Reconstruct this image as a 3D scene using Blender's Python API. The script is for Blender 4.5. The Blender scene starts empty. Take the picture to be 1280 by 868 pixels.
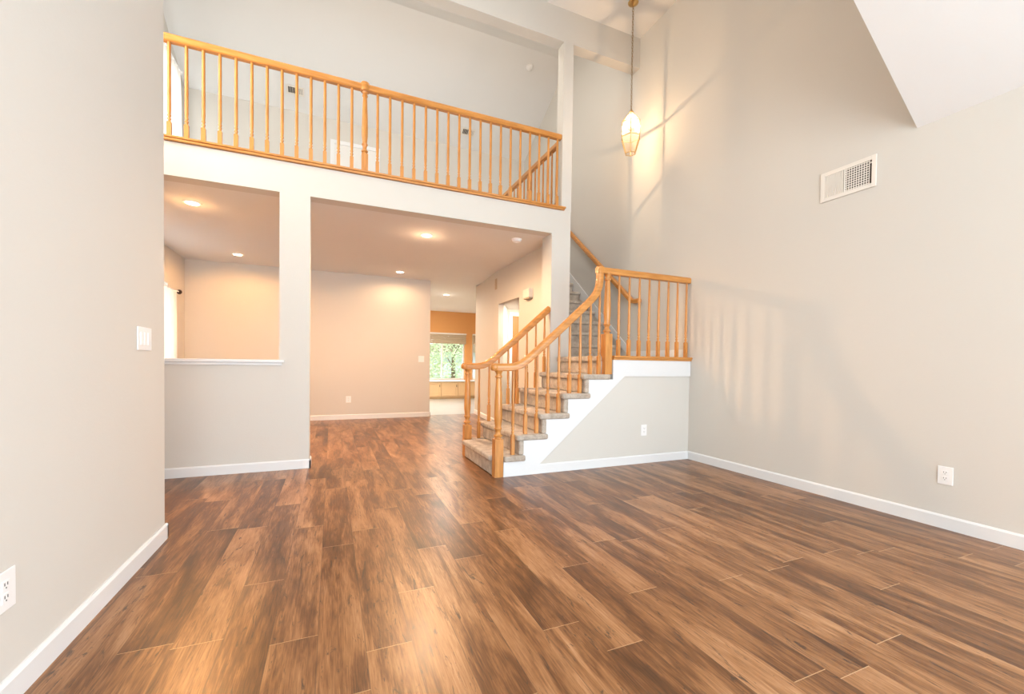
import bpy, bmesh, math, random
from mathutils import Vector, Matrix
random.seed(7)
C = bpy.context.scene.collection
S = bpy.context.scene
PI = math.pi

# ------------------------------------------------------------------ camera
def setup_camera():
    yaw, pitch, roll = [math.radians(a) for a in (23.093, -1.131, 0.791)]
    F = Vector((math.sin(yaw)*math.cos(pitch), math.cos(yaw)*math.cos(pitch), math.sin(pitch)))
    R = Vector((math.cos(yaw), -math.sin(yaw), 0)); U = R.cross(F)
    R2 = math.cos(roll)*R + math.sin(roll)*U; U2 = -math.sin(roll)*R + math.cos(roll)*U
    cd = bpy.data.cameras.new('camera'); cam = bpy.data.objects.new('camera', cd); C.objects.link(cam)
    m = Matrix((R2, U2, -F)).transposed().to_4x4(); m.translation = (0, 0, 1.08)
    cam.matrix_world = m
    cd.sensor_width = 36; cd.sensor_fit = 'HORIZONTAL'; cd.lens = 36*529/1280
    cd.shift_x = 0; cd.shift_y = (465.8-434)/1280; cd.clip_start = .05
    S.camera = cam
setup_camera()

# ------------------------------------------------------------------ world, daylight, added fill lights, exposure
S.view_settings.view_transform = 'Standard'; S.view_settings.look = 'None'
S.view_settings.gamma = 1; S.view_settings.use_curve_mapping = False
S.view_settings.exposure = 0.22
w = bpy.data.worlds.new('sky'); S.world = w; w.use_nodes = True
bg = w.node_tree.nodes['Background']; bg.inputs[0].default_value = (.80, .90, 1, 1); bg.inputs[1].default_value = 3.2

XR_ = 3.847
def area(name, loc, direction, sx, sy, power, col, spread=180):
    l = bpy.data.lights.new(name, 'AREA'); l.shape = 'RECTANGLE'; l.size = sx; l.size_y = sy
    l.energy = power; l.color = col; l.spread = math.radians(spread)
    o = bpy.data.objects.new(name, l); C.objects.link(o); o.location = loc
    o.rotation_euler = Vector(direction).to_track_quat('-Z', 'Y').to_euler()
    return o
DAY = (.84, .925, 1.0); SOFT = (1.0, .965, .92); WARM = (1.0, .50, .18); TUNG = (1.0, .62, .34)
area('daylight_rear_window', (1.3, -3.15, 1.6), (0, 1, .16), 3.9, 2.5, 185, DAY)
area('side_fill_light', (XR_-.02, -1.3, 1.45), (-1, .25, .08), 2.4, 2.2, 115, DAY)  # added light at an invented side window, brightens the left wall
area('foyer_fill_light', (-2.15, 3.9, 4.2), (1, .12, .08), 1.3, 2.2, 90, (1, .88, .74))  # added warm light on the closed foyer wall, no window there
area('daylight_loft_window', (-2.3, 7.45, 4.5), (1, -.1, 0), 1.3, 1.6, 26, SOFT)
area('high_rear_fill_light', (-.2, -3.1, 4.3), (.1, 1, .16), 1.6, 1.3, 60, SOFT)  # added high light behind the camera to lift the loft
area('loft_fill_light', (.8, 5.7, 6.46), (0, .25, -1), 4.2, 1.2, 80, (1, .93, .84))  # added light under the solid loft ceiling, no skylight opening
area('daylight_dining_window', (-2.3, 6.9, 1.45), (1, 0, 0), 1.5, 1.1, 9, SOFT)
area('kitchen_fill_light', (.8, 11.4, 2.68), (0, 0, -1), .5, .5, 150, (1, .86, .68))  # added fill out of view, no fixture, brightens cabinets and ceiling
area('daylight_kitchen_window', (3.2, 13.35, 1.25), (-.15, -1, -.05), 1.5, 1.1, 7, (1, .98, .95))
sun = bpy.data.lights.new('sun', 'SUN'); sun.energy = 4.0; sun.angle = .01; sun.color = (1, .95, .86)
so = bpy.data.objects.new('sun', sun); C.objects.link(so); so.rotation_euler = Vector((.12, .45, -.88)).to_track_quat('-Z', 'Y').to_euler()

# ------------------------------------------------------------------ materials
def mat(name, col, rough=.6, metal=0, bump=0, bscale=200, spec=.5, var=0, coat=0, emit=None, estr=0):
    m = bpy.data.materials.new(name); m.use_nodes = True
    nt = m.node_tree; b = nt.nodes['Principled BSDF']
    b.inputs['Base Color'].default_value = (*col, 1); b.inputs['Roughness'].default_value = rough
    b.inputs['Metallic'].default_value = metal; b.inputs['Specular IOR Level'].default_value = spec
    b.inputs['Coat Weight'].default_value = coat
    tc = nt.nodes.new('ShaderNodeTexCoord')
    if var:
        n = nt.nodes.new('ShaderNodeTexNoise'); n.inputs['Scale'].default_value = 2.5
        nt.links.new(tc.outputs['Object'], n.inputs['Vector'])
        mx = nt.nodes.new('ShaderNodeMix'); mx.data_type = 'RGBA'
        mx.inputs[6].default_value = (*[c*(1-var) for c in col], 1); mx.inputs[7].default_value = (*[min(1, c*(1+var)) for c in col], 1)
        nt.links.new(n.outputs['Fac'], mx.inputs[0]); nt.links.new(mx.outputs[2], b.inputs['Base Color'])
    if bump:
        n = nt.nodes.new('ShaderNodeTexNoise'); n.inputs['Scale'].default_value = bscale; n.inputs['Detail'].default_value = 3
        nt.links.new(tc.outputs['Object'], n.inputs['Vector'])
        bp = nt.nodes.new('ShaderNodeBump'); bp.inputs['Strength'].default_value = bump; bp.inputs['Distance'].default_value = .002
        nt.links.new(n.outputs['Fac'], bp.inputs['Height']); nt.links.new(bp.outputs[0], b.inputs['Normal'])
    if emit:
        b.inputs['Emission Color'].default_value = (*emit, 1); b.inputs['Emission Strength'].default_value = estr
    return m
M = {}
M['wall'] = mat('greige_wall_paint', (.645, .62, .575), .75, bump=.25, bscale=90, spec=.25, var=.012)
M['ceil'] = mat('white_ceiling_paint', (.77, .77, .765), .85, bump=.3, bscale=70, spec=.2, var=.01)
M['trim'] = mat('white_gloss_trim', (.76, .77, .78), .35, var=.01)
M['orange'] = mat('orange_wall_paint', (.80, .43, .17), .7, bump=.2, bscale=90, spec=.2, var=.02)
M['plastic'] = mat('white_plastic', (.86, .86, .86), .35, var=.01)
M['slot'] = mat('dark_slot', (.03, .03, .03), .5, var=.01)
M['ventdark'] = mat('dark_duct', (.05, .035, .025), .7, var=.05)
M['ventmetal'] = mat('painted_metal_grille', (.78, .74, .68), .45, var=.01)
M['brass'] = mat('antique_brass', (.62, .42, .18), .3, metal=1, var=.05)
M['aged'] = mat('aged_brass_chain', (.34, .22, .09), .35, metal=1, var=.1)
M['bronze'] = mat('dark_bronze', (.05, .03, .025), .35, metal=.6, var=.05)
M['shade'] = mat('tan_blind_fabric', (.50, .41, .30), .85, var=.03)
M['cab'] = mat('light_maple', (.80, .60, .36), .45, var=.05)
M['door'] = mat('reddish_brown_door', (.36, .14, .04), .4, var=.1)
M['doorwhite'] = mat('white_door_paint', (.76, .75, .73), .5, var=.01)
M['glow'] = mat('lamp_lens', (1, .95, .85), .4, emit=(1, .86, .66), estr=9)
M['tile'] = mat('grey_tile', (.42, .42, .41), .4, var=.08)
M['house'] = mat('grey_stucco', (.42, .45, .5), .9, bump=.3, var=.05)
M['bark'] = mat('bark', (.2, .15, .1), .9, bump=.6, bscale=60, var=.1)
M['leaf'] = mat('leaves', (.50, .58, .34), .6, var=.25)
M['grass'] = mat('lawn', (.25, .33, .12), .9, bump=.5, var=.2)

def wood(name='honey_oak', sc=(40, 40, 5)):
    m = bpy.data.materials.new(name); m.use_nodes = True; nt = m.node_tree; b = nt.nodes['Principled BSDF']
    tc = nt.nodes.new('ShaderNodeTexCoord'); mp = nt.nodes.new('ShaderNodeMapping'); mp.inputs['Scale'].default_value = sc
    n = nt.nodes.new('ShaderNodeTexNoise'); n.inputs['Scale'].default_value = 1; n.inputs['Detail'].default_value = 4
    cr = nt.nodes.new('ShaderNodeValToRGB'); e = cr.color_ramp.elements
    e[0].position = .3; e[0].color = (.46, .18, .036, 1); e[1].position = .7; e[1].color = (.66, .30, .078, 1)
    nt.links.new(tc.outputs['Object'], mp.inputs[0]); nt.links.new(mp.outputs[0], n.inputs['Vector'])
    nt.links.new(n.outputs['Fac'], cr.inputs[0]); nt.links.new(cr.outputs[0], b.inputs['Base Color'])
    b.inputs['Roughness'].default_value = .32; b.inputs['Coat Weight'].default_value = .15
    return m
M['oak'] = wood(); M['oakx'] = wood('honey_oak_rail', (4, 45, 45)); M['oaky'] = wood('honey_oak_guard', (45, 4, 45))

def carpet():
    m = bpy.data.materials.new('beige_carpet'); m.use_nodes = True; nt = m.node_tree; b = nt.nodes['Principled BSDF']
    tc = nt.nodes.new('ShaderNodeTexCoord')
    n = nt.nodes.new('ShaderNodeTexNoise'); n.inputs['Scale'].default_value = 260; n.inputs['Detail'].default_value = 2
    n2 = nt.nodes.new('ShaderNodeTexNoise'); n2.inputs['Scale'].default_value = 14; n2.inputs['Detail'].default_value = 4
    for q in (n, n2): nt.links.new(tc.outputs['Object'], q.inputs['Vector'])
    cr = nt.nodes.new('ShaderNodeValToRGB'); e = cr.color_ramp.elements
    e[0].position = .38; e[0].color = (.36, .295, .235, 1); e[1].position = .62; e[1].color = (.64, .56, .475, 1)
    ad = nt.nodes.new('ShaderNodeMath'); ad.operation = 'MULTIPLY_ADD'; ad.inputs[1].default_value = .5; 
    ml = nt.nodes.new('ShaderNodeMath'); ml.operation = 'MULTIPLY'; ml.inputs[1].default_value = .5
    nt.links.new(n2.outputs['Fac'], ml.inputs[0]); nt.links.new(n.outputs['Fac'], ad.inputs[0]); nt.links.new(ml.outputs[0], ad.inputs[2])
    nt.links.new(ad.outputs[0], cr.inputs[0]); nt.links.new(cr.outputs[0], b.inputs['Base Color'])
    b.inputs['Roughness'].default_value = .95; b.inputs['Specular IOR Level'].default_value = .1
    b.inputs['Sheen Weight'].default_value = .2
    bp = nt.nodes.new('ShaderNodeBump'); bp.inputs['Strength'].default_value = .8; bp.inputs['Distance'].default_value = .006
    nt.links.new(n.outputs['Fac'], bp.inputs['Height']); nt.links.new(bp.outputs[0], b.inputs['Normal'])
    return m
M['carpet'] = carpet()

def plank_floor():
    m = bpy.data.materials.new('laminate_planks'); m.use_nodes = True; nt = m.node_tree; b = nt.nodes['Principled BSDF']
    N = nt.nodes; L = nt.links
    def math_(op, a, b_=None, c=None):
        n = N.new('ShaderNodeMath'); n.operation = op
        for i, v in enumerate((a, b_, c)):
            if v is None: continue
            if isinstance(v, (int, float)): n.inputs[i].default_value = v
            else: L.new(v, n.inputs[i])
        return n.outputs[0]
    tc = N.new('ShaderNodeTexCoord'); sp = N.new('ShaderNodeSeparateXYZ'); L.new(tc.outputs['Object'], sp.inputs[0])
    X, Y = sp.outputs[0], sp.outputs[1]
    xs = math_('DIVIDE', math_('SUBTRACT', X, .796), .168)
    row = math_('FLOOR', xs); fx = math_('FRACT', xs)
    wn = N.new('ShaderNodeTexWhiteNoise'); wn.noise_dimensions = '1D'; L.new(row, wn.inputs['W'])
    off = math_('MULTIPLY', wn.outputs['Value'], 7.3)
    for k, yj in {0: 1.503, 1: 1.304, 2: 1.94, 3: 1.60, -1: 2.238, -2: 2.44, -3: 2.005, -4: 1.635, -5: 2.66, -6: 1.81, -7: 2.34, -8: 1.92, 4: .93, 5: 2.1}.items():
        eq = math_('COMPARE', row, float(k), .1)      # laid end-joint positions of the visible rows
        off = math_('ADD', math_('MULTIPLY', off, math_('SUBTRACT', 1.0, eq)), math_('MULTIPLY', eq, 20-yj/1.22))
    ys = math_('ADD', math_('DIVIDE', Y, 1.22), off)
    pl = math_('FLOOR', ys); fy = math_('FRACT', ys)
    cb = N.new('ShaderNodeCombineXYZ'); L.new(row, cb.inputs[0]); L.new(pl, cb.inputs[1])
    w2 = N.new('ShaderNodeTexWhiteNoise'); w2.noise_dimensions = '2D'; L.new(cb.outputs[0], w2.inputs['Vector'])
    rs = N.new('ShaderNodeSeparateColor'); L.new(w2.outputs['Color'], rs.inputs[0])
    def noise(sx, sy, off, detail=4, dist=0.0, rough=.55):
        c = N.new('ShaderNodeCombineXYZ')
        L.new(math_('MULTIPLY', X, sx), c.inputs[0]); L.new(math_('MULTIPLY', Y, sy), c.inputs[1])
        L.new(math_('MULTIPLY', off, 37.0), c.inputs[2])
        n = N.new('ShaderNodeTexNoise'); n.inputs['Scale'].default_value = 1; n.inputs['Detail'].default_value = detail
        n.inputs['Distortion'].default_value = dist; n.inputs['Roughness'].default_value = rough
        L.new(c.outputs[0], n.inputs['Vector']); return n.outputs['Fac']
    broad = noise(8, 1.3, rs.outputs[0], 4, .9)
    streak = noise(30, 3.2, rs.outputs[1], 6, 1.6, .65)
    grain = noise(190, 9, rs.outputs[2], 3)
    crack = noise(24, 3.6, rs.outputs[0], 7, 2.2, .72)
    v = math_('MULTIPLY_ADD', broad, .90, math_('MULTIPLY', streak, .42))
    v = math_('ADD', v, math_('MULTIPLY_ADD', grain, .42, -.385))
    v = math_('ADD', v, math_('MULTIPLY_ADD', rs.outputs[1], .16, -.08))
    cr = N.new('ShaderNodeValToRGB'); e = cr.color_ramp.elements
    e[0].position = .24; e[0].color = (.060, .023, .008, 1); e[1].position = .82; e[1].color = (.47, .265, .14, 1)
    k = e.new(.42); k.color = (.145, .058, .019, 1); k = e.new(.53); k.color = (.25, .112, .042, 1); k = e.new(.65); k.color = (.35, .175, .078, 1)
    L.new(v, cr.inputs[0])
    # dark mineral cracks and knots
    ck = N.new('ShaderNodeMapRange'); ck.inputs[1].default_value = .585; ck.inputs[2].default_value = .64; L.new(crack, ck.inputs[0])
    m1 = N.new('ShaderNodeMix'); m1.data_type = 'RGBA'; L.new(math_('MULTIPLY', ck.outputs[0], .85), m1.inputs[0])
    L.new(cr.outputs[0], m1.inputs[6]); m1.inputs[7].default_value = (.05, .028, .018, 1)
    # seams
    seam = math_('LESS_THAN', math_('MINIMUM', fx, math_('SUBTRACT', 1.0, fx)), .010)
    m2 = N.new('ShaderNodeMix'); m2.data_type = 'RGBA'; L.new(math_('MULTIPLY', seam, .5), m2.inputs[0])
    L.new(m1.outputs[2], m2.inputs[6]); m2.inputs[7].default_value = (.07, .035, .018, 1)
    end = math_('LESS_THAN', fy, .0026)
    m3 = N.new('ShaderNodeMix'); m3.data_type = 'RGBA'; L.new(math_('MULTIPLY', end, .7), m3.inputs[0])
    L.new(m2.outputs[2], m3.inputs[6]); m3.inputs[7].default_value = (.55, .36, .20, 1)
    L.new(m3.outputs[2], b.inputs['Base Color'])
    rg = math_('MULTIPLY_ADD', streak, .16, .24); L.new(rg, b.inputs['Roughness'])
    bp = N.new('ShaderNodeBump'); bp.inputs['Strength'].default_value = .12; bp.inputs['Distance'].default_value = .001
    L.new(math_('SUBTRACT', math_('MULTIPLY', streak, .5), seam), bp.inputs['Height']); L.new(bp.outputs[0], b.inputs['Normal'])
    return m
M['planks'] = plank_floor()

def mixmat(name, parts):
    """parts: list of (shader node type, colour, roughness, weight)"""
    m = bpy.data.materials.new(name); m.use_nodes = True; nt = m.node_tree
    for n in list(nt.nodes):
        if n.type == 'BSDF_PRINCIPLED': nt.nodes.remove(n)
    out = [n for n in nt.nodes if n.type == 'OUTPUT_MATERIAL'][0]
    cur = None; acc = 0
    for typ, col, val, wt in parts:
        n = nt.nodes.new(typ); n.inputs[0].default_value = (*col, 1)
        if typ == 'ShaderNodeEmission': n.inputs[1].default_value = val
        elif 'Roughness' in n.inputs: n.inputs['Roughness'].default_value = val
        acc += wt
        if cur is None: cur = n.outputs[0]
        else:
            mx = nt.nodes.new('ShaderNodeMixShader'); mx.inputs[0].default_value = wt/acc
            nt.links.new(cur, mx.inputs[1]); nt.links.new(n.outputs[0], mx.inputs[2]); cur = mx.outputs[0]
    nt.links.new(cur, out.inputs[0]); return m
M['glass'] = mixmat('window_glass', [('ShaderNodeBsdfTransparent', (.97, .99, .98), 0, .93), ('ShaderNodeBsdfGlossy', (1, 1, 1), .02, .07)])
M['lampglass'] = mixmat('seeded_lamp_glass', [('ShaderNodeBsdfTransparent', (1, .93, .84), 0, .88), ('ShaderNodeBsdfTranslucent', (1, .93, .84), 0, .055), ('ShaderNodeBsdfGlossy', (1, 1, 1), .1, .05)])
M['bulb'] = mixmat('candle_bulb', [('ShaderNodeBsdfTransparent', (1, 1, 1), 0, .6), ('ShaderNodeEmission', (1, .80, .55), 14, .4)])
M['sheer'] = mixmat('sheer_white_curtain', [('ShaderNodeBsdfTransparent', (1, 1, 1), 0, .03), ('ShaderNodeBsdfTranslucent', (.90, .87, .82), 0, .20), ('ShaderNodeBsdfDiffuse', (.86, .83, .79), 0, .77)])

# ------------------------------------------------------------------ mesh helpers (world coordinates)
def box(bm, x0, x1, y0, y1, z0, z1):
    vs = [bm.verts.new((x, y, z)) for x in (x0, x1) for y in (y0, y1) for z in (z0, z1)]
    for f in ((0, 1, 3, 2), (4, 6, 7, 5), (0, 4, 5, 1), (2, 3, 7, 6), (0, 2, 6, 4), (1, 5, 7, 3)):
        bm.faces.new([vs[i] for i in f])
def prism(bm, pts, axis, a, b):
    """extrude a 2D polygon along an axis; pts are the two other coordinates in xyz order"""
    def P(p, t):
        if axis == 'x': return (t, p[0], p[1])
        if axis == 'y': return (p[0], t, p[1])
        return (p[0], p[1], t)
    A = [bm.verts.new(P(p, a)) for p in pts]; B = [bm.verts.new(P(p, b)) for p in pts]
    bm.faces.new(A); bm.faces.new(B[::-1]); n = len(pts)
    for i in range(n): bm.faces.new((A[i], B[i], B[(i+1) % n], A[(i+1) % n]))
def lathe(bm, prof, cx=0, cy=0, seg=16, square=False):
    rings = []
    for r, z in prof:
        ring = []
        for i in range(seg):
            a = 2*PI*(i+.5)/seg
            ring.append(bm.verts.new((cx+r*math.cos(a), cy+r*math.sin(a), z)))
        rings.append(ring)
    for A, B in zip(rings, rings[1:]):
        for i in range(seg): bm.faces.new((A[i], A[(i+1) % seg], B[(i+1) % seg], B[i]))
    bm.faces.new(rings[0][::-1]); bm.faces.new(rings[-1])
def sweep(bm, path, prof, side=None):
    """sweep a closed profile [(across, up)] along 3D path; across = horizontal side vector"""
    P = [Vector(p) for p in path]; rings = []
    for i, p in enumerate(P):
        t = ((P[i+1]-p).normalized() if i < len(P)-1 else Vector((0, 0, 0))) + ((p-P[i-1]).normalized() if i else Vector((0, 0, 0)))
        t.normalize()
        s = Vector(side) if side else t.cross(Vector((0, 0, 1))).normalized()
        u = s.cross(t).normalized()
        k = 1.0
        if 0 < i < len(P)-1:
            c = (P[i+1]-p).normalized().dot(t); k = 1/max(.5, c)
        rings.append([bm.verts.new(p + s*a + u*b*k) for a, b in prof])
    n = len(prof)
    for A, B in zip(rings, rings[1:]):
        for i in range(n): bm.faces.new((A[i], A[(i+1) % n], B[(i+1) % n], B[i]))
    bm.faces.new(rings[0][::-1]); bm.faces.new(rings[-1])
def circle(r, n=8): return [(r*math.cos(2*PI*i/n), r*math.sin(2*PI*i/n)) for i in range(n)]
def tube(bm, path, r, n=8): sweep(bm, path, circle(r, n))

def wloc(o):
    v = Vector((0, 0, 0))
    while o: v += o.location; o = o.parent
    return v
def obj(name, bm, m, parent=None, bevel=0, smooth=False, seg=2):
    bmesh.ops.recalc_face_normals(bm, faces=bm.faces)
    if parent: bmesh.ops.translate(bm, verts=bm.verts, vec=-wloc(parent))
    me = bpy.data.meshes.new(name); bm.to_mesh(me); bm.free(); me.materials.append(m)
    o = bpy.data.objects.new(name, me); C.objects.link(o)
    if parent: o.parent = parent
    if bevel:
        b = o.modifiers.new('bevel', 'BEVEL'); b.width = bevel; b.segments = seg; b.limit_method = 'ANGLE'; b.angle_limit = math.radians(40)
    if smooth:
        for p in me.polygons: p.use_smooth = True
        try: me.set_sharp_from_angle(angle=math.radians(40))
        except Exception: pass
    return o
def boxes(name, bl, m, parent=None, bevel=0, seg=2):
    bm = bmesh.new()
    for b in bl: box(bm, *b)
    return obj(name, bm, m, parent, bevel, seg=seg)
def thing(name, label, cat, loc=(0, 0, 0), group=None):
    o = bpy.data.objects.new(name, None); o.empty_display_size = .1; C.objects.link(o); o.location = loc
    tag(o, label, cat, group); return o
def tag(o, label, cat, group=None):
    o['label'] = label; o['category'] = cat
    if group: o['group'] = group
    return o
def struct(o, label=None):
    o['kind'] = 'structure'
    if label: o['label'] = label
    return o
def sbox(name, bl, m, bevel=0): return struct(boxes(name, bl, m, None, bevel))

# ------------------------------------------------------------------ key dimensions (metres)
XL, XR = -.918, 3.847          # left wall, right wall
YB = 4.726                     # plane of the balcony / openings wall
YS = 3.73                      # front face of the stair flight
ZC, ZF = 2.73, 3.05            # lower ceiling, loft floor
YF = 8.5                       # far walls
RISE, RUN, R1 = .197, .245, 1.425

# ------------------------------------------------------------------ room shell
sbox('floor', [(-2.4, 4.2, -3.3, 8.72, -.1, 0)], M['planks'])
sbox('floor.001', [(-2.4, 5.4, 8.72, 13.6, -.1, 0)], M['tile'])
sbox('wall_left', [(-1.06, XL, -3.2, 3.135, 0, 6.6)], M['wall'])
sbox('wall_entry', [(-2.4, -1.06, 2.9, 3.02, 0, 6.6)], M['wall'])
# long left outer wall with a loft window and a dining window, solid beside the foyer
sbox('wall_west', [(-2.36, -2.22, 2.9, 4.7, 0, 6.6),
                   (-2.36, -2.22, 4.7, 8.62, 2.2, 3.7), (-2.36, -2.22, 4.7, 6.1, 0, 2.2), (-2.36, -2.22, 7.72, 8.62, 0, 2.2),
                   (-2.36, -2.22, 6.1, 7.72, 0, .85),
                   (-2.36, -2.22, 4.7, 6.8, 3.7, 6.6), (-2.36, -2.22, 8.06, 8.62, 3.7, 6.6), (-2.36, -2.22, 6.8, 8.06, 5.3, 6.6)], M['wall'])
sbox('wall_right', [(XR, XR+.14, -.1, 8.62, 0, 7.0), (XR, XR+.14, -3.2, -2.5, 0, 7.0), (XR, XR+.14, -2.5, -.1, 0, .35), (XR, XR+.14, -2.5, -.1, 2.55, 7.0)], M['wall'])  # opening behind the camera made for the added side window
# rear wall behind the camera with its big window opening and an added high opening for light
sbox('wall_rear', [(-1.06, -.7, -3.34, -3.2, 0, 3.6), (-1.06, -1.0, -3.34, -3.2, 3.6, 5.6), (-1.0, .6, -3.34, -3.2, 5.0, 5.6), (3.3, XR+.14, -3.34, -3.2, 0, 5.6), (-.7, 3.3, -3.34, -3.2, 0, .3), (-.7, 3.3, -3.34, -3.2, 2.75, 3.6), (.6, 3.3, -3.34, -3.2, 3.6, 5.6)], M['wall'])
# wall under the balcony: low wall with pass-through opening, pillar, header is the loft slab edge
sbox('wall_back', [(-2.22, -.475, YB, YB+.16, 0, 1.045), (-.475, -.204, YB, YB+.16, 0, ZC)], M['wall'])
sbox('wall_pillar', [(2.534, 2.80, YB, 4.986, 0, ZC), (2.666, 2.805, YB, 4.875, ZF-.02, 5.14)], M['wall'])
sbox('wall_header', [(-2.22, 2.80, YB, YB+.16, ZC, ZF-.02)], M['wall'])
bm = bmesh.new(); box(bm, -2.22, XR, YB, 4.872, 5.138, 5.54); box(bm, -2.22, 2.43, YB+.012, 4.872, 5.54, 6.6); box(bm, 2.43, XR, YB+.012, 4.872, 5.54, 6.6)
struct(obj('wall_beam', bm, M['wall']))
sbox('ceiling_hall', [(-2.22, 2.80, YB+.16, 8.62, ZC, ZF), (2.80, XR, 7.06, 8.62, ZC+.05, ZF)], M['ceil'])
sbox('ceiling_kitchen', [(-2.2, 5.4, 8.62, 13.6, ZC, 2.85)], M['ceil'])
sbox('wall_far', [(-2.22, 1.82, YF, YF+.12, 0, ZC)], M['wall'])
sbox('wall_loft', [(-2.22, XR, YF, YF+.12, ZF, 5.6)], M['wall'])
# hall wall below the loft on the right, with its doorway, then an angled stretch to the kitchen
bm = bmesh.new()
box(bm, 2.70, 2.80, 4.986, 6.09, 0, ZF); box(bm, 2.70, 2.80, 6.09, 6.98, 2.135, ZF); box(bm, 2.70, 2.80, 6.98, 7.16, 0, ZF)
prism(bm, [(2.70, 7.16), (2.86, 8.75), (2.98, 8.75), (2.80, 7.16)], 'z', 0, ZC)
box(bm, 2.98, 5.4, 8.63, 8.75, 0, ZC)
struct(obj('wall_hall', bm, M['wall']))
# doorway alcove
bm = bmesh.new()
prism(bm, [(2.80, 6.98), (3.12, 7.55), (3.12, 7.70), (2.80, 7.12)], 'z', 0, 2.16)
box(bm, 3.12, XR, 7.55, 7.67, 0, 2.16)
struct(obj('wall_alcove', bm, M['wall']))
sbox('ceiling_alcove', [(2.80, XR, 6.42, 7.67, 2.14, 2.2)], M['ceil'])
# upper ceilings
bm = bmesh.new()
prism(bm, [(YF+.12, 5.5-.06), (6.66, 6.475), (4.872, 6.475), (4.872, 6.6), (YF+.12, 6.6)], 'x', -2.22, XR)
struct(obj('ceiling_loft', bm, M['ceil']))
sbox('ceiling_foyer', [(-2.4, 2.43, 1.69, 4.9, 6.6, 6.72)], M['ceil'])
sbox('ceiling_bay', [(2.43, XR, 1.75, YB+.012, 5.54, 6.6)], M['ceil'])
bm = bmesh.new()     # sloped living room ceiling, its gable end standing over Y = 1.69
prism(bm, [(XR, 2.81), (.43, 5.545), (-1.06, 5.545), (-1.06, 6.72), (XR, 6.72)], 'y', -3.34, 1.69)
struct(obj('ceiling', bm, M['ceil']))
# kitchen shell
sbox('wall_kitchen', [(-2.2, 2.35, 13.3, 13.42, 0, ZC), (2.35, 5.4, 13.3, 13.42, 0, .55), (2.35, 5.4, 13.3, 13.42, 2.03, ZC),
                      (3.985, 4.24, 13.3, 13.42, .55, 2.03), (5.3, 5.4, 8.7, 13.3, 0, ZC), (-2.3, -2.2, 8.62, 13.4, 0, ZC)], M['orange'])

# ------------------------------------------------------------------ baseboards
BH, BT = .092, .014
def baseboard(name, pts_list):
    bm = bmesh.new()
    for (a, b, side) in pts_list:      # from a to b on the floor, side = normal (into the room)
        a = Vector((*a, 0)); b = Vector((*b, 0)); n = Vector((*side, 0)).normalized()
        prof = [(0, 0), (BT, 0), (BT, BH-.012), (BT*.45, BH), (0, BH)]
        A = [bm.verts.new(a+n*p[0]+Vector((0, 0, p[1]))) for p in prof]; B = [bm.verts.new(b+n*p[0]+Vector((0, 0, p[1]))) for p in prof]
        bm.faces.new(A); bm.faces.new(B[::-1])
        for i in range(5): bm.faces.new((A[i], B[i], B[(i+1) % 5], A[(i+1) % 5]))
    return struct(obj(name, bm, M['trim']))
baseboard('baseboard_left', [((XL, -3.2), (XL, 3.135+BT), (1, 0)), ((-1.06, 3.135), (XL+BT, 3.135), (0, 1))])
baseboard('baseboard_right', [((XR, -3.2), (XR, YS), (-1, 0))])
baseboard('baseboard_back', [((-2.22, YB), (-.204+BT, YB), (0, -1)), ((-.204, YB-BT), (-.204, YB+.16), (1, 0))])
baseboard('baseboard_stair', [((1.90, YS+.005), (XR-BT, YS+.005), (0, -1))])
baseboard('baseboard_far', [((-2.22, YF), (1.82+BT, YF), (0, -1)), ((1.82, YF-BT), (1.82, YF+.12), (1, 0))])
baseboard('baseboard_hall', [((2.70, 4.99), (2.70, 6.09), (-1, 0)), ((2.70, 6.98), (2.70, 7.16), (-1, 0)), ((2.70, 7.16), (2.86, 8.75), (-1, .1))])
# pass-through sill
bm = bmesh.new(); box(bm, -2.22, -.430, YB-.034, YB+.17, 1.062, 1.09); box(bm, -2.22, -.450, YB-.016, YB+.165, 1.035, 1.062)
struct(obj('trim_1', bm, M['trim'], bevel=.004))

# ------------------------------------------------------------------ staircase
st = thing('staircase', 'beige carpeted staircase with white stringer, turning at a landing beside the right wall', 'staircase', (2.2, 4.2, 0))
def step_mesh(k):
    bm = bmesh.new(); z = RISE*k; x0 = R1+RUN*(k-1)
    if k == 1:
        prism(bm, [(x0-.03, 3.812), (x0-.03, 4.712), (x0+.09, 4.712), (x0+.09, 4.83), (x0+RUN+.065, 4.83), (x0+RUN+.065, 3.695), (x0+.09, 3.695), (x0+.09, 3.812)], 'z', z-.055, z)
        prism(bm, [(x0, 3.812), (x0, 4.712), (x0+.09, 4.712), (x0+.09, 4.812), (x0+.12, 4.812), (x0+.12, 3.735), (x0+.09, 3.735), (x0+.09, 3.812)], 'z', 0, z-.05)
    else:
        far = 4.83 if k < 5 else 4.715
        box(bm, x0-.03, x0+RUN+.065, 3.695, far, z-.055, z)
        box(bm, x0, x0+.055, 3.712, far-.02, z-RISE, z-.05)
    return bm
for k in range(1, 6):
    obj('step', step_mesh(k), M['carpet'], st, bevel=.018, seg=3)
ZL = 6*RISE-.002
xl = R1+5*RUN     # landing riser
boxes('landing', [(xl-.03, XR-.002, 3.80, 4.715, ZL-.06, ZL), (2.81, XR-.002, 4.7, 5.01, ZL-.06, ZL), (xl, xl+.06, 3.79, 4.715, ZL-RISE, ZL-.05)], M['carpet'], st, bevel=.015)
UR, URUN, Y0 = (ZF-ZL)/10, .225, 5.0
for k in range(1, 11):
    y = Y0+URUN*(k-1); z = ZL+UR*k
    boxes('step', [(2.805, XR-.02, y-.03, min(y+URUN+.03, 7.055), z-.05, z), (2.805, XR-.02, y, y+.05, z-UR, z-.045)], M['carpet'], st, bevel=.015, seg=3)
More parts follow.
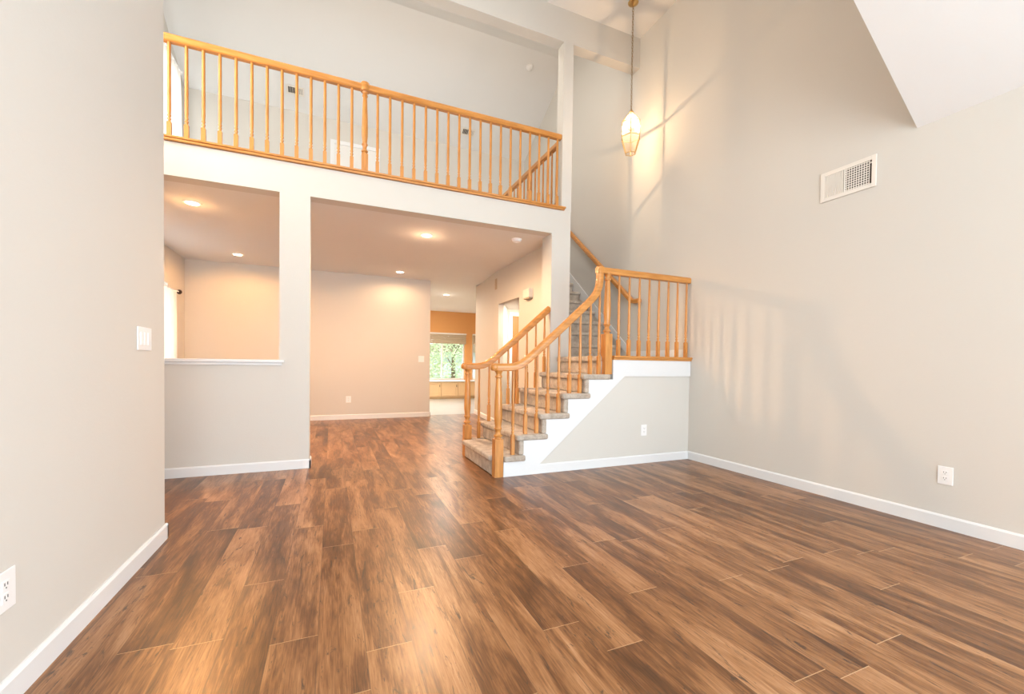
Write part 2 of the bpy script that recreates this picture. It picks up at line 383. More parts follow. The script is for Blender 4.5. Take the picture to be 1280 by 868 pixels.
# white stringer (near side)
pts = [(1.512, 0), (1.90, 0), (1.90, .10), (2.907, .965), (XR-.002, .965), (XR-.002, 1.145), (2.755, 1.145), (2.755, RISE*5-.055)]
for k in range(5, 0, -1):
    xr = R1+RUN*k+.045
    if k == 5: pts += [(R1+RUN*(k-1)+.045, RISE*k-.055)]
    else: pts += [(xr, RISE*k-.055), (xr-RUN, RISE*k-.055)]
pts = pts[:-1] + [(1.512, RISE-.055)]
bm = bmesh.new(); prism(bm, pts, 'y', YS-.012, YS+.03); obj('stringer', bm, M['trim'], st)
# far side stringer, toward the hall
fp = [(1.51, 0), (2.52, 0), (2.52, RISE*5-.055)]
for k in range(5, 0, -1):
    x_a = R1+RUN*(k-1)+.045
    fp += [(x_a, RISE*k-.055)] + ([(x_a, RISE*(k-1)-.055)] if k > 1 else [])
fp = fp[:-1]+[(1.51, RISE-.055)]
bm = bmesh.new(); prism(bm, fp, 'y', 4.785, 4.815); obj('stringer', bm, M['trim'], st)
# skirt board on the right wall beside the upper flight and landing
sl = UR/URUN
bm = bmesh.new(); ya = 4.80
prism(bm, [(ya, 1.20), (ya, 1.30), (Y0+URUN*10, 1.30+sl*(Y0+URUN*10-ya)), (Y0+URUN*10, 1.0+sl*(Y0+URUN*10-ya))], 'x', XR-.016, XR-.001)
box(bm, XR-.016, XR-.001, 3.80, ya, ZL, ZL+.10)
obj('skirt_board', bm, M['trim'], st)
# painted walls closing the sides below the stairs
bm = bmesh.new()
prism(bm, [(1.84, .0), (XR, 0), (XR, 1.0), (2.92, 1.0), (1.84, .08)], 'y', YS+.005, YS+.05)
struct(obj('wall_stair', bm, M['wall']))

# ------------------------------------------------------------------ railings
RAILP = [(-.030, -.022), (-.022, -.028), (.022, -.028), (.030, -.022), (.031, -.006), (.033, .008), (.029, .018), (.018, .026), (0, .029), (-.018, .026), (-.029, .018), (-.033, .008), (-.031, -.006)]
def baluster_bm(x, y, z0, z1, bh, s=.0165, top=.0108):
    bm = bmesh.new(); box(bm, x-s, x+s, y-s, y+s, z0, z0+bh-.008)
    h = z1-z0-bh
    prof = [(.0165, bh-.010), (.0115, bh+.004), (.011, bh+.012), (.0158, bh+.020), (.0158, bh+.027), (.011, bh+.033), (.0105, bh+.040), (.0155, bh+.050), (.0155, bh+.057),
            (.0125, bh+.064), (.0150, bh+.10), (.0148, bh+.18), (.0148+(top-.0148)*.55, bh+h*.6), (top, bh+h)]
    lathe(bm, [(r, z0+z) for r, z in prof], x, y, 12)
    return bm
def newel_bm(x, y, z0, z1, bh, s=.043, r=1.0):
    bm = bmesh.new(); box(bm, x-s, x+s, y-s, y+s, z0, z0+bh)
    a = z0+bh; h = z1-a
    p = [(.040, 0), (.030, .008), (.029, .018), (.041, .026), (.042, .036), (.033, .044), (.026, .058), (.025, .070), (.031, .090), (.038, .098), (.038, .106), (.031, .112), (.030, .120)]
    p += [(.033, .15), (.038, .19), (.039, .24), (.036, .34*h/.6), (.026, h-.085), (.025, h-.078), (.034, h-.070), (.034, h-.058), (.026, h-.050), (.025, h-.038), (.034, h-.02), (.040, h-.012), (.041, h)]
    lathe(bm, [(q*r, a+z) for q, z in p], x, y, 20)
    return bm

# balcony railing
yb = 4.775
br = thing('balcony_railing', 'long honey oak balustrade along the front edge of the upper loft', 'railing', (.6, yb, ZF))
sweep_path = [(-2.21, yb, 3.967), (2.664, yb, 3.967)]
bm = bmesh.new(); sweep(bm, sweep_path, [(a*1.08, b*1.25) for a, b in RAILP], (0, -1, 0)); obj('handrail', bm, M['oakx'], br, smooth=True)
bm = bmesh.new(); box(bm, -2.21, 2.70, YB-.028, yb+.04, 3.033, 3.056); box(bm, -2.21, 2.712, YB-.036, yb+.05, 3.056, 3.076); obj('shoe_rail', bm, M['oakx'], br, bevel=.005)
bx = .310
nb = obj('newel_post', newel_bm(bx, yb, 3.072, 3.945, .20, .032, .80), M['oak'], br, smooth=True)
bm = bmesh.new(); lathe(bm, [(.046, 3.925), (.049, 3.94), (.049, 4.0), (.043, 4.013), (.0, 4.014)], bx, yb, 20); obj('rail_cap', bm, M['oakx'], br, smooth=True)
first = obj('baluster', baluster_bm(bx+.1283, yb, 3.072, 3.945, .155, .0172, .0135), M['oak'], br, smooth=True)
for i in list(range(-19, 0))+list(range(2, 19)):
    c = first.copy(); C.objects.link(c); c.parent = br; c.location.x += .1283*(i-1)

# stairwell guard in the loft, running back from the pillar
xg = 2.717
gr = thing('stairwell_railing', 'oak guard rail on the loft running back from the pillar beside the stairwell', 'railing', (xg, 6, ZF))
bm = bmesh.new(); sweep(bm, [(xg, 4.90, 3.967), (xg, 7.04, 3.967)], [(a*1.08, b*1.25) for a, b in RAILP]); obj('handrail', bm, M['oaky'], gr, smooth=True)
bm = bmesh.new(); box(bm, xg-.045, xg+.06, 4.88, 7.04, 3.052, 3.072); obj('shoe_rail', bm, M['oaky'], gr, bevel=.004)
gb = obj('baluster', baluster_bm(xg, 4.97, 3.070, 3.945, .155), M['oak'], gr, smooth=True)
for i in range(1, 16):
    c = gb.copy(); C.objects.link(c); c.parent = gr; c.location.y += .128*i

# main stair railing, near side, continuing along the landing
yn = 3.772
sr = thing('stair_railing', 'longer oak stair railing in front, curving up and crossing the landing to the right wall', 'railing', (2.0, yn, 0))
def rail_z(x):   # underside-centre height of the rail along the flight
    pts = [(1.40, 1.048), (1.58, 1.048), (1.64, 1.056), (1.70, 1.078), (1.78, 1.133), (2.136, 1.440), (2.465, 1.733), (2.52, 1.80), (2.57, 1.885)]
    for (a, za), (b, zb) in zip(pts, pts[1:]):
        if a <= x <= b: return za+(zb-za)*(x-a)/(b-a)
    return pts[-1][1]
near = [(1.408, 1.048), (1.50, 1.048), (1.58, 1.048), (1.64, 1.056), (1.70, 1.078), (1.78, 1.133), (1.95, 1.279), (2.136, 1.440), (2.30, 1.586), (2.45, 1.72), (2.52, 1.79), (2.565, 1.85), (2.59, 1.915), (2.60, 1.99), (2.60, 2.117)]
RB = [(a*1.1, b*1.28) for a, b in RAILP]
def rail(bm, path2d, y): sweep(bm, [(x, y, z) for x, z in path2d], RB, (0, -1, 0))
bm = bmesh.new(); rail(bm, near, yn)
obj('handrail', bm, M['oakx'], sr, smooth=True)
bm = bmesh.new(); sweep(bm, [(2.565, yn, 2.083), (XR-.002, yn, 2.083)], RB, (0, -1, 0)); obj('handrail', bm, M['oakx'], sr, smooth=True)
bm = bmesh.new(); lathe(bm, [(.034, 1.02), (.040, 1.03), (.040, 1.062), (.033, 1.076), (0, 1.078)], 1.428, yn, 20); obj('rail_cap', bm, M['oakx'], sr, smooth=True)
obj('newel_post', newel_bm(1.468, 3.765, 0, 1.022, .36, .042), M['oak'], sr, smooth=True)
obj('newel_post', newel_bm(2.705, 3.775, RISE*5, 2.06, .43, .043), M['oak'], sr, smooth=True)
def stair_balusters(xs, y, parent):
    for x, k in xs:
        obj('baluster', baluster_bm(x, y, RISE*k, rail_z(x)-.018, .20), M['oak'], parent, smooth=True)
stair_balusters([(1.625, 1), (1.757, 2), (1.880, 2), (2.002, 3), (2.126, 3), (2.250, 4), (2.375, 4), (2.497, 5), (2.608, 5)][:8], yn, sr)
obj('baluster', baluster_bm(2.606, yn, RISE*5, 1.96, .20), M['oak'], sr, smooth=True)
lb = obj('baluster', baluster_bm(2.855, yn, 1.183, 2.062, .185), M['oak'], sr, smooth=True)
for i in range(1, 8):
    c = lb.copy(); C.objects.link(c); c.parent = sr; c.location.x += .137*i
bm = bmesh.new(); box(bm, 2.752, XR-.002, YS-.040, yn+.05, 1.162, 1.185); box(bm, 2.752, XR-.002, YS-.028, yn+.04, 1.140, 1.162); obj('shoe_rail', bm, M['oakx'], sr, bevel=.005)

# far side stair railing
yf = 4.762
fr = thing('stair_railing', 'shorter oak stair railing behind the other, ending against the pillar', 'railing', (2.0, yf, 0))
far = [p for p in near if p[0] < 2.4]+[(2.46, 1.728), (2.53, 1.79)]
bm = bmesh.new(); rail(bm, far, yf); obj('handrail', bm, M['oakx'], fr, smooth=True)
bm = bmesh.new(); lathe(bm, [(.034, 1.02), (.040, 1.03), (.040, 1.062), (.033, 1.076), (0, 1.078)], 1.428, yf, 20); obj('rail_cap', bm, M['oakx'], fr, smooth=True)
obj('newel_post', newel_bm(1.468, yf, 0, 1.022, .36, .042), M['oak'], fr, smooth=True)
stair_balusters([(1.61, 1), (1.735, 2), (1.858, 2), (1.98, 3), (2.104, 3), (2.228, 4), (2.35, 4), (2.468, 5)], yf, fr)

# wall handrail beside the upper flight
wr = thing('wall_handrail', 'oak handrail on brackets fixed to the right wall above the upper flight of stairs', 'handrail', (XR-.06, 5.6, 2.5))
xw = XR-.065
sl2 = .826
zt = lambda y: 1.985+sl2*(y-4.72)
bm = bmesh.new(); sweep(bm, [(xw, 4.56, 1.955), (xw, 4.64, 1.955), (xw, 4.70, 1.966), (xw, 4.76, zt(4.76)-.01), (xw, 7.1, zt(7.1))], [(a, b*1.15) for a, b in RAILP], (1, 0, 0)); obj('rail', bm, M['oaky'], wr, smooth=True)
for yy in (4.86, 5.9, 6.9):
    bm = bmesh.new(); z = zt(yy)-.03
    tube(bm, [(xw, yy, z), (xw, yy, z-.035), (XR-.002, yy, z-.06)], .006); 
    b2 = bmesh.ops.create_cone(bm, cap_ends=True, segments=16, radius1=.028, radius2=.022, depth=.008)['verts']
    bmesh.ops.rotate(bm, verts=b2, matrix=Matrix.Rotation(-PI/2, 3, 'Y')); bmesh.ops.translate(bm, verts=b2, vec=(XR-.005, yy, z-.06))
    obj('bracket', bm, M['brass'], wr, smooth=True)

# ------------------------------------------------------------------ pendant lantern
px, py = 3.383, 4.30
pl = thing('pendant_lantern', 'faceted glass pendant lantern with brass edges hanging on a long chain from the high ceiling', 'pendant light', (px, py, 5.54))
bm = bmesh.new(); lathe(bm, [(.062, 5.538), (.062, 5.530), (.045, 5.515), (.02, 5.505), (.008, 5.500), (.008, 5.49)], px, py, 24); obj('ceiling_canopy', bm, M['brass'], pl, smooth=True)
bm = bmesh.new(); z = 5.492; i = 0
while z > 4.235:
    pts = []
    R = Matrix.Rotation(PI/2*(i % 2)+.4, 3, 'Z')
    for k in range(10):
        a = 2*PI*k/10; pts.append(Vector((px, py, z-.013)) + R @ Vector((.0095*math.cos(a), 0, .020*math.sin(a))))
    nseg = 5; rings = []
    for k, p in enumerate(pts):
        t = (pts[(k+1) % 10]-pts[k-1]).normalized(); s = (R @ Vector((0, 1, 0))); u = s.cross(t)
        rings.append([bm.verts.new(p+(s*math.cos(2*PI*j/nseg)+u*math.sin(2*PI*j/nseg))*.0027) for j in range(nseg)])
    for k in range(10):
        A, B = rings[k], rings[(k+1) % 10]
        for j in range(nseg): bm.faces.new((A[j], A[(j+1) % nseg], B[(j+1) % nseg], B[j]))
    z -= .032; i += 1
obj('chain', bm, M['aged'], pl, smooth=True)
LZ = [(.018, 4.205), (.118, 4.075), (.122, 3.895), (.062, 3.700)]
def hexp(r, z, k): a = PI/3*k+.904; return Vector((px+r*math.cos(a), py+r*math.sin(a), z))
for (r0, z0), (r1, z1) in zip(LZ, LZ[1:]):
    for k in range(6):
        bm = bmesh.new(); q = [hexp(r0*.985, z0, k), hexp(r0*.985, z0, k+1), hexp(r1*.985, z1, k+1), hexp(r1*.985, z1, k)]
        vs = [bm.verts.new(p) for p in q]; bm.faces.new(vs)
        g = bmesh.ops.solidify(bm, geom=bm.faces[:], thickness=.0015)
        obj('glass_panel', bm, M['lampglass'], pl)
bm = bmesh.new()
for (r0, z0), (r1, z1) in zip(LZ, LZ[1:]):
    for k in range(6): tube(bm, [hexp(r0, z0, k), hexp(r1, z1, k)], .0046, 6)
for r, z in LZ:
    for k in range(6): tube(bm, [hexp(r, z, k), hexp(r, z, k+1)], .0046, 6)
lathe(bm, [(.024, 4.200), (.026, 4.212), (.016, 4.222), (.008, 4.236)], px, py, 16)
obj('brass_frame', bm, M['brass'], pl)
bm = bmesh.new(); tube(bm, [(px, py, 4.21), (px, py, 3.99)], .005); lathe(bm, [(.010, 3.985), (.014, 3.99), (.010, 3.995)], px, py, 16)
for s in (-1, 1): lathe(bm, [(.010, 3.99), (.010, 4.02)], px+s*.022, py-s*.012, 12)
obj('lamp_holder', bm, M['brass'], pl)
for s in (-1, 1):
    bm = bmesh.new(); lathe(bm, [(.008, 4.02), (.016, 4.035), (.017, 4.05), (.011, 4.075), (.002, 4.095)], px+s*.022, py-s*.012, 14)
    bb = obj('bulb', bm, M['bulb'], pl, smooth=True)
    if s > 0: continue
    l = bpy.data.lights.new('bulb_light', 'POINT'); l.energy = 27; l.color = (1, .76, .52); l.shadow_soft_size = .006
    lo = bpy.data.objects.new('bulb_light', l); C.objects.link(lo); lo.location = (px, py, 4.05)

# ------------------------------------------------------------------ recessed lights
def downlight(x, y, label, power=38, col=WARM):
    t = thing('recessed_light', label, 'ceiling light', (x, y, ZC), 'recessed lights in the lower ceiling')
    bm = bmesh.new(); lathe(bm, [(.086, ZC-.001), (.084, ZC-.007), (.066, ZC-.009), (.062, ZC-.004)], x, y, 28); obj('trim_ring', bm, M['plastic'], t, smooth=True)
    bm = bmesh.new(); lathe(bm, [(.061, ZC-.002), (.056, ZC-.011), (.0, ZC-.014)], x, y, 28); obj('lens', bm, M['glow'], t, smooth=True)
    l = bpy.data.lights.new('downlight_beam', 'SPOT'); l.energy = power; l.color = col; l.spot_size = math.radians(178); l.spot_blend = .45; l.shadow_soft_size = .05
    o = bpy.data.objects.new('downlight_beam', l); C.objects.link(o); o.location = (x, y, ZC-.03)
    l = bpy.data.lights.new('downlight_glow', 'POINT'); l.energy = power*.010; l.color = col; l.shadow_soft_size = .05
    o = bpy.data.objects.new('downlight_glow', l); C.objects.link(o); o.location = (x, y, ZC-.16)
downlight(-1.355, 5.45, 'recessed ceiling light nearest the pass-through opening on the left', 175)
downlight(-1.354, 7.77, 'small recessed light near the back wall seen through the left opening', 40)
downlight(1.12, 5.50, 'recessed light in the hall ceiling nearest the stairs', 215, TUNG)
downlight(1.136, 7.92, 'recessed light close to the hall far wall, brightening it', 36, TUNG)
downlight(2.532, 10.03, 'distant recessed light in the white kitchen ceiling', 110, (1, .88, .72))

def detector(name, x, y, z, label, up=None, tilt=0, r=.068):
    t = thing(name, label, 'smoke detector', (x, y, z))
    bm = bmesh.new(); lathe(bm, [(r, 0), (r, -.008), (r*.9, -.016)], 0, 0, 28)
    R = Matrix.Rotation(tilt, 4, 'X')
    bmesh.ops.transform(bm, matrix=Matrix.Translation((x, y, z)) @ R, verts=bm.verts); obj('base', bm, M['plastic'], t, smooth=True)
    bm = bmesh.new(); lathe(bm, [(r*.86, -.0155), (r*.84, -.032), (r*.6, -.040), (.018, -.041), (.016, -.037), (0, -.037)], 0, 0, 28)
    bmesh.ops.transform(bm, matrix=Matrix.Translation((x, y, z)) @ R, verts=bm.verts); obj('cover', bm, M['plastic'], t, smooth=True)
    return t
detector('smoke_detector', 2.24, 5.16, ZC, 'round white smoke detector on the lower ceiling above the stairs')
SL = math.atan(.53)
detector('smoke_detector', 3.201, 6.902, 5.5+.53*(YF-6.902), 'small round detector on the sloped loft ceiling beside the pillar', tilt=-SL, r=.06)

# loft ceiling vents
def loft_vent(x, y, label, col1):
    z = 5.5+.53*(YF-y)
    t = thing('ceiling_vent', label, 'air vent', (x, y, z), 'air vents in the sloped loft ceiling')
    T = Matrix.Translation((x, y, z)) @ Matrix.Rotation(-SL, 4, 'X')
    def mk(name, bl, m):
        bm = bmesh.new()
        for b in bl: box(bm, *b)
        bmesh.ops.transform(bm, matrix=T, verts=bm.verts); return obj(name, bm, m, t)
    mk('backing', [(-.115, .115, -.055, .055, -.004, -.001)], M['ventdark'])
    mk('frame', [(-.135, -.110, -.075, .075, -.012, -.001), (.110, .135, -.075, .075, -.012, -.001), (-.11, .11, .053, .075, -.012, -.001), (-.11, .11, -.075, -.053, -.012, -.001)], M['ventmetal'])
    mk('louvres', [(-.11+.022*i, -.11+.022*i+(.004 if i < 5 else .016), -.053, .053, -.010, -.004) for i in range(10)], M['ventmetal'])
loft_vent(-.592, 8.164, 'left air vent in the sloped loft ceiling, above the balusters', 0)
loft_vent(2.465, 8.173, 'right air vent in the sloped loft ceiling, nearer the stairwell', 0)

# ------------------------------------------------------------------ wall vent on the right wall
wv = thing('wall_vent', 'large rectangular air grille high on the right wall, half louvred and half open', 'air vent', (XR, 2.13, 2.61))
y0, y1, z0, z1 = 1.928, 2.33, 2.49, 2.735
X = XR
boxes('frame', [(X-.012, X-.001, y0, y0+.030, z0, z1), (X-.012, X-.001, y1-.030, y1, z0, z1), (X-.012, X-.001, y0+.03, y1-.03, z1-.032, z1), (X-.012, X-.001, y0+.03, y1-.03, z0, z0+.032), (X-.012, X-.001, 2.142, 2.152, z0+.03, z1-.03)], M['ventmetal'], wv, bevel=.002)
boxes('duct_opening', [(X-.004, X-.001, y0+.03, y1-.03, z0+.03, z1-.03)], M['ventdark'], wv)
boxes('louvres', [(X-.011, X-.004, 2.157+.0122*i, 2.157+.0122*i+.0085, z0+.032, z1-.032) for i in range(12)], M['ventmetal'], wv)
boxes('mesh_grid', [(X-.009, X-.006, 1.972+.0175*i, 1.972+.0175*i+.0055, z0+.032, z1-.032) for i in range(10)]+[(X-.0075, X-.0045, 1.972, 2.142, z0+.036+.0185*i, z0+.036+.0185*i+.006) for i in range(10)], M['ventmetal'], wv)
boxes('damper_lever', [(X-.016, X-.006, 1.958, 1.972, z1-.058, z1-.050)], M['ventmetal'], wv)

# ------------------------------------------------------------------ outlets and switches
def plate(name, label, cat, origin, u, n, w, h, kind, group=None):
    """origin = centre on the wall; u = horizontal direction along wall; n = normal into the room"""
    t = thing(name, label, cat, origin, group)
    o = Vector(origin); u = Vector(u); n = Vector(n); zz = Vector((0, 0, 1))
    T = Matrix.Identity(4)
    for i, c in enumerate((u, n, zz)):
        for j in range(3): T[j][i] = c[j]
    T.translation = o
    def mk(nm, bl, m, bev=0):
        bm = bmesh.new()
        for b in bl: box(bm, *b)
        bmesh.ops.transform(bm, matrix=T, verts=bm.verts); return obj(nm, bm, m, t, bevel=bev)
    mk('cover_plate', [(-w/2, w/2, .0005, .006, -h/2, h/2)], M['plastic'], .0025)
    if kind == 'outlet':
        for s in (-1, 1):
            r = mk('socket', [(-.0165, .0165, .006, .0085, s*.0195-.014, s*.0195+.014)], M['plastic'], .003)
            bm = bmesh.new()
            for xx in (-.0065, .0065): box(bm, xx-.0012, xx+.0012, .0084, .0092, s*.0195-.001, s*.0195+.008)
            box(bm, -.002, .002, .0084, .0092, s*.0195-.010, s*.0195-.006)
            bmesh.ops.transform(bm, matrix=T, verts=bm.verts); obj('slots', bm, M['slot'], r)
    else:
        for i in range(kind):
            cx = (i-(kind-1)/2)*.046
            mk('rocker', [(cx-.0165, cx+.0165, .006, .010, -.033, .033)], M['plastic'], .003)
            bm = bmesh.new(); 
            box(bm, cx-.018, cx-.0168, .0055, .0066, -.035, .035); box(bm, cx-.018, cx+.018, .0055, .0066, -.0355, -.0338)
            bmesh.ops.transform(bm, matrix=T, verts=bm.verts); obj('rocker_gap', bm, M['ventmetal'], t)
    return t
plate('power_outlet', 'white outlet low on the right wall above the long baseboard', 'outlet', (XR, 1.476, .362), (0, 1, 0), (-1, 0, 0), .080, .122, 'outlet')
plate('power_outlet', 'white outlet on the wall under the staircase', 'outlet', (3.192, YS+.005, .367), (1, 0, 0), (0, -1, 0), .078, .122, 'outlet')
plate('power_outlet', 'white outlet on the left wall at the left edge of the photo', 'outlet', (XL, 1.776, .365), (0, -1, 0), (1, 0, 0), .098, .124, 'outlet')
plate('power_outlet', 'small outlet low on the hall far wall', 'outlet', (.293, YF, .375), (1, 0, 0), (0, -1, 0), .09, .122, 'outlet')
plate('light_switch', 'white triple rocker switch on the left wall near its corner', 'light switch', (XL, 2.836, 1.187), (0, -1, 0), (1, 0, 0), .178, .122, 3)
plate('light_switch', 'white switch on the hall far wall near its right end', 'light switch', (1.647, YF, 1.157), (1, 0, 0), (0, -1, 0), .115, .122, 2)
plate('light_switch', 'small white switch on the hall wall seen between the stair balusters', 'light switch', (2.70, 5.80, 1.16), (0, 1, 0), (-1, 0, 0), .115, .122, 2)

# door chime on the hall wall
dc = thing('door_chime', 'cream door chime box high on the hall wall right of the doorway', 'door chime', (2.70, 5.68, 2.12))
boxes('cover', [(2.625, 2.699, 5.58, 5.79, 2.06, 2.19)], M['ventmetal'], dc, bevel=.008)
boxes('base', [(2.64, 2.699, 5.60, 5.77, 2.045, 2.06)], M['shade'], dc)
# narrow vent by the hall corner
hv = thing('return_vent', 'narrow brown vent high on the hall wall near the kitchen', 'air vent', (2.71, 7.12, 2.5))
boxes('frame', [(2.692, 2.699, 7.06, 7.15, 2.41, 2.60)], M['shade'], hv, bevel=.002)
boxes('slats', [(2.688, 2.692, 7.07, 7.14, 2.42+.018*i, 2.43+.018*i) for i in range(10)], M['shade'], hv)

# ------------------------------------------------------------------ windows, curtains, doors
def window(name, axis, pos, a0, a1, z0, z1, mull=None, d=.05, fw=.045):
    """framed window filling an opening; axis = wall normal axis"""
    def bx(a, b, c, e, t0=-d/2, t1=d/2):
        return (pos+t0, pos+t1, a, b, c, e) if axis == 'x' else (a, b, pos+t0, pos+t1, c, e)
    bl = [bx(a0, a0+fw, z0, z1), bx(a1-fw, a1, z0, z1), bx(a0+fw, a1-fw, z0, z0+fw), bx(a0+fw, a1-fw, z1-fw, z1)]
    for m_ in (mull or []): bl.append(bx(m_-.022, m_+.022, z0+fw, z1-fw))
    o = boxes(name, bl, M['trim'], None, .003); struct(o)
    boxes('pane', [bx(a0+fw*.8, a1-fw*.8, z0+fw*.8, z1-fw*.8, -.003, .003)], M['glass'], o)
    return o
window('window_1', 'y', 13.36, 2.35, 3.985, .55, 2.03, [3.25])
window('window_2', 'y', 13.36, 4.24, 5.35, .55, 2.03)
window('window_3', 'x', -2.31, 6.1, 7.72, .85, 2.2, [6.9])
window('window_4', 'x', -2.31, 6.8, 8.06, 3.7, 5.3, [7.43])
window('window_5', 'y', -3.27, -.7, 3.3, .3, 2.75, [.65, 1.95])

window('window_7', 'y', -3.27, -1.0, .6, 3.6, 5.0, [-.2])  # unseen high window, added along with the high rear fill
window('window_6', 'x', XR+.07, -2.5, -.1, .35, 2.55, [-1.3])  # unseen side window, added to let light onto the left wall
def curtain(name, label, x, ya, yb_, zt_, zb, waves, amp, flare=0):
    bm = bmesh.new(); n = 90; rows = []
    for j in range(13):
        f = j/12; z = zt_+(zb-zt_)*f; row = []
        for i in range(n+1):
            g = i/n; y = ya+(yb_+flare*f-ya)*g
            row.append(bm.verts.new((x+amp*(.5+.5*f)*math.sin(waves*2*PI*g+.6*math.sin(5*g)+.5*f), y+.01*math.sin(9*g+4*f), z)))
        rows.append(row)
    for A, B in zip(rows, rows[1:]):
        for i in range(n): bm.faces.new((A[i], A[i+1], B[i+1], B[i]))
    return tag(obj(name, bm, M['sheer'], smooth=True), label, 'curtain')
curtain('curtain', 'sheer white curtain hanging at the dining window seen through the left opening', -2.13, 5.9, 7.82, 2.10, .06, 15, .028)
curtain('curtain', 'white curtain at the loft window behind the leftmost balusters', -2.13, 6.6, 8.00, 5.42, 3.08, 11, .028, .17)
def rod(name, label, x, ya, yb_, z, m_rod, m_end):
    t = thing(name, label, 'curtain rod', (x, yb_, z))
    bm = bmesh.new(); tube(bm, [(x, ya, z), (x, yb_, z)], .010); obj('pole', bm, m_rod, t, smooth=True)
    for e_, s in ((ya, -1), (yb_, 1)):
        bm = bmesh.new(); lathe(bm, [(.012, 0), (.020, .006), (.012, .014), (.028, .028), (.036, .05), (.028, .072), (.008, .085)], 0, 0, 16)
        bmesh.ops.transform(bm, matrix=Matrix.Translation((x, e_, z)) @ Matrix.Rotation(-s*PI/2, 4, 'X'), verts=bm.verts)
        obj('finial', bm, m_end, t, smooth=True)
    for yy in (ya+.08, yb_-.06):
        bm = bmesh.new(); tube(bm, [(x, yy, z), (-2.221, yy, z)], .006); obj('bracket', bm, M['bronze'], t)
rod('curtain_rod', 'curtain rod with dark round finial at the dining window', -2.13, 5.8, 7.86, 2.105, M['plastic'], M['bronze'])
rod('curtain_rod', 'curtain rod above the loft window at the left end of the balcony', -2.13, 6.5, 7.93, 5.44, M['plastic'], M['plastic'])

def blind(x0, x1, label):
    t = thing('roman_blind', label, 'blind', ((x0+x1)/2, 13.28, 2.04))
    boxes('head_rail', [(x0, x1, 13.22, 13.285, 2.0, 2.045)], M['plastic'], t, bevel=.004)
    bm = bmesh.new()
    for i in range(5): box(bm, x0+.01, x1-.01, 13.235-.004*i, 13.28, 1.70+.06*i+.004, 1.70+.06*(i+1))
    obj('fabric', bm, M['shade'], t, bevel=.008)
blind(2.36, 4.02, 'tan pleated blind half lowered over the wide kitchen window')
blind(4.24, 5.3, 'tan blind over the narrow window right of the orange pillar')

# low maple cabinets under the kitchen window, with a continuous white sill
def cabinet(x0, x1, label, doors):
    t = thing('base_cabinet', label, 'cabinet', ((x0+x1)/2, 12.7, 0), 'low cabinets under the kitchen window')
    yf_ = 12.50
    boxes('body', [(x0+.002, x1-.002, yf_, 13.295, .06, .515), (x0+.002, x1-.002, yf_+.05, 13.295, 0, .06)], M['cab'], t)
    wd = (x1-x0)/doors
    for i in range(doors):
        a, b = x0+wd*i+.014, x0+wd*(i+1)-.014
        d = boxes('door', [(a, a+.05, yf_-.02, yf_, .085, .50), (b-.05, b, yf_-.02, yf_, .085, .50), (a+.05, b-.05, yf_-.02, yf_, .085, .135), (a+.05, b-.05, yf_-.02, yf_, .45, .50), (a+.05, b-.05, yf_-.010, yf_, .135, .45)], M['cab'], t, bevel=.003)
        boxes('handle', [(b-.035, b-.022, yf_-.035, yf_-.02, .36, .43)], M['bronze'], d)
cabinet(1.9, 2.60, 'maple base cabinet mostly hidden left of the hall opening', 2)
cabinet(2.62, 3.02, 'narrow maple base cabinet at the left end of the kitchen window', 1)
cabinet(3.02, 3.54, 'middle maple base cabinet under the kitchen window', 1)
cabinet(3.54, 4.30, 'maple base cabinet right of the middle, behind the stair newel', 2)
bm = bmesh.new(); box(bm, 1.9, 5.28, 12.46, 13.30, .515, .545); tag(obj('window_seat_top', bm, M['trim'], bevel=.005), 'white top running along over the low kitchen cabinets', 'counter')

# loft door with white casing
def casing(name, x0, x1, y, z0, z1, wd=.07, th=.02, m=None):
    return struct(boxes(name, [(x0, x0+wd, y-th, y, z0, z1), (x1-wd, x1, y-th, y, z0, z1), (x0+wd, x1-wd, y-th, y, z1-wd, z1)], m or M['trim'], None, .004))
c1 = casing('door_1', -.041, .827, YF, ZF, 5.14)
d1 = boxes('panel', [(.029, .757, YF-.012, YF, ZF+.005, 5.068)], M['doorwhite'], c1)
boxes('recessed_panels', [(.10, .35, YF-.016, YF-.012, 3.2, 4.0), (.43, .68, YF-.016, YF-.012, 3.2, 4.0), (.10, .35, YF-.016, YF-.012, 4.1, 4.9), (.43, .68, YF-.016, YF-.012, 4.1, 4.9)], M['doorwhite'], c1, bevel=.003)
bm = bmesh.new(); lathe(bm, [(.022, 0), (.010, .012), (.010, .03), (.026, .045), (.026, .055), (.012, .068)], 0, 0, 14)
bmesh.ops.transform(bm, matrix=Matrix.Translation((.70, YF-.012, 4.0)) @ Matrix.Rotation(PI/2, 4, 'X'), verts=bm.verts); obj('knob', bm, M['brass'], c1, smooth=True)
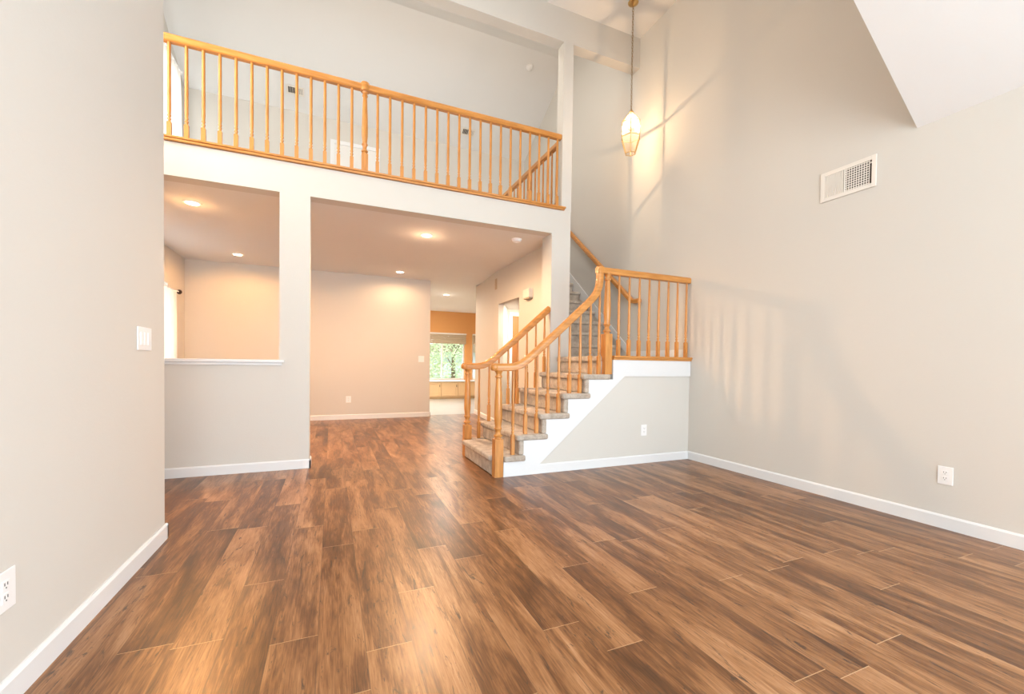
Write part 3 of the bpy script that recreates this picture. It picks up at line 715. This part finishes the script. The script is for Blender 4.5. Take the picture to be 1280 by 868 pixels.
# alcove door
c2 = casing('door_2', 3.14, 3.80, 7.55, 0, 2.08)
boxes('panel', [(3.21, 3.73, 7.535, 7.55, .005, 2.01)], M['door'], c2)
l = area('alcove_fill_light', (3.3, 6.8, 2.1), (0, .2, -1), .3, .3, 26, (1, .88, .7))  # added warm fill below the alcove ceiling

# ------------------------------------------------------------------ outdoors behind the kitchen window
struct(boxes('floor.002', [(-8, 16, 13.6, 40, -.3, -.12)], M['grass']))
def tree(x, y, h, r, n, label, seed):
    rnd = random.Random(seed); t = thing('garden_tree', label, 'tree', (x, y, -.12))
    bm = bmesh.new(); lathe(bm, [(.10, -.12), (.07, h*.4), (.03, h*.8)], x, y, 8)
    for k in range(7):
        a = rnd.random()*6.28; zb = h*(.25+.07*k)
        tube(bm, [(x, y, zb), (x+.6*r*math.cos(a), y+.6*r*math.sin(a), zb+.4)], .02, 5)
    obj('trunk', bm, M['bark'], t)
    bm = bmesh.new()
    for k in range(n):
        u = rnd.random()*6.28; v = rnd.random(); rr = r*(rnd.random()**.5)
        zc = .15+h*v; s = math.sin(PI*min(1, max(.12, v*.9+.1)))**.5
        p = Vector((x+rr*s*math.cos(u), y+rr*s*math.sin(u), zc))
        a = Vector((rnd.uniform(-1, 1), rnd.uniform(-1, 1), rnd.uniform(-1, 1))).normalized(); b = a.orthogonal().normalized()
        L_ = rnd.uniform(.05, .09)
        bm.faces.new([bm.verts.new(p+a*L_), bm.verts.new(p+b*L_*.4), bm.verts.new(p-a*L_), bm.verts.new(p-b*L_*.4)])
    obj('foliage', bm, M['leaf'], t)
tree(3.35, 16.2, 3.2, .75, 2600, 'leafy green tree seen at the left of the kitchen window', 3)
tree(4.75, 17.5, 3.6, .8, 2200, 'pale green tree seen at the right of the kitchen window', 5)
nh = thing('neighbouring_house', 'blurry grey neighbouring house low in the kitchen window', 'house', (6.2, 24, 0))
boxes('wall', [(4.9, 9.5, 23, 27, -.12, 1.7)], M['house'], nh)
bm = bmesh.new(); prism(bm, [(4.6, 1.7), (9.8, 1.7), (7.2, 2.9)], 'y', 22.7, 27.3); obj('roof', bm, M['bark'], nh)
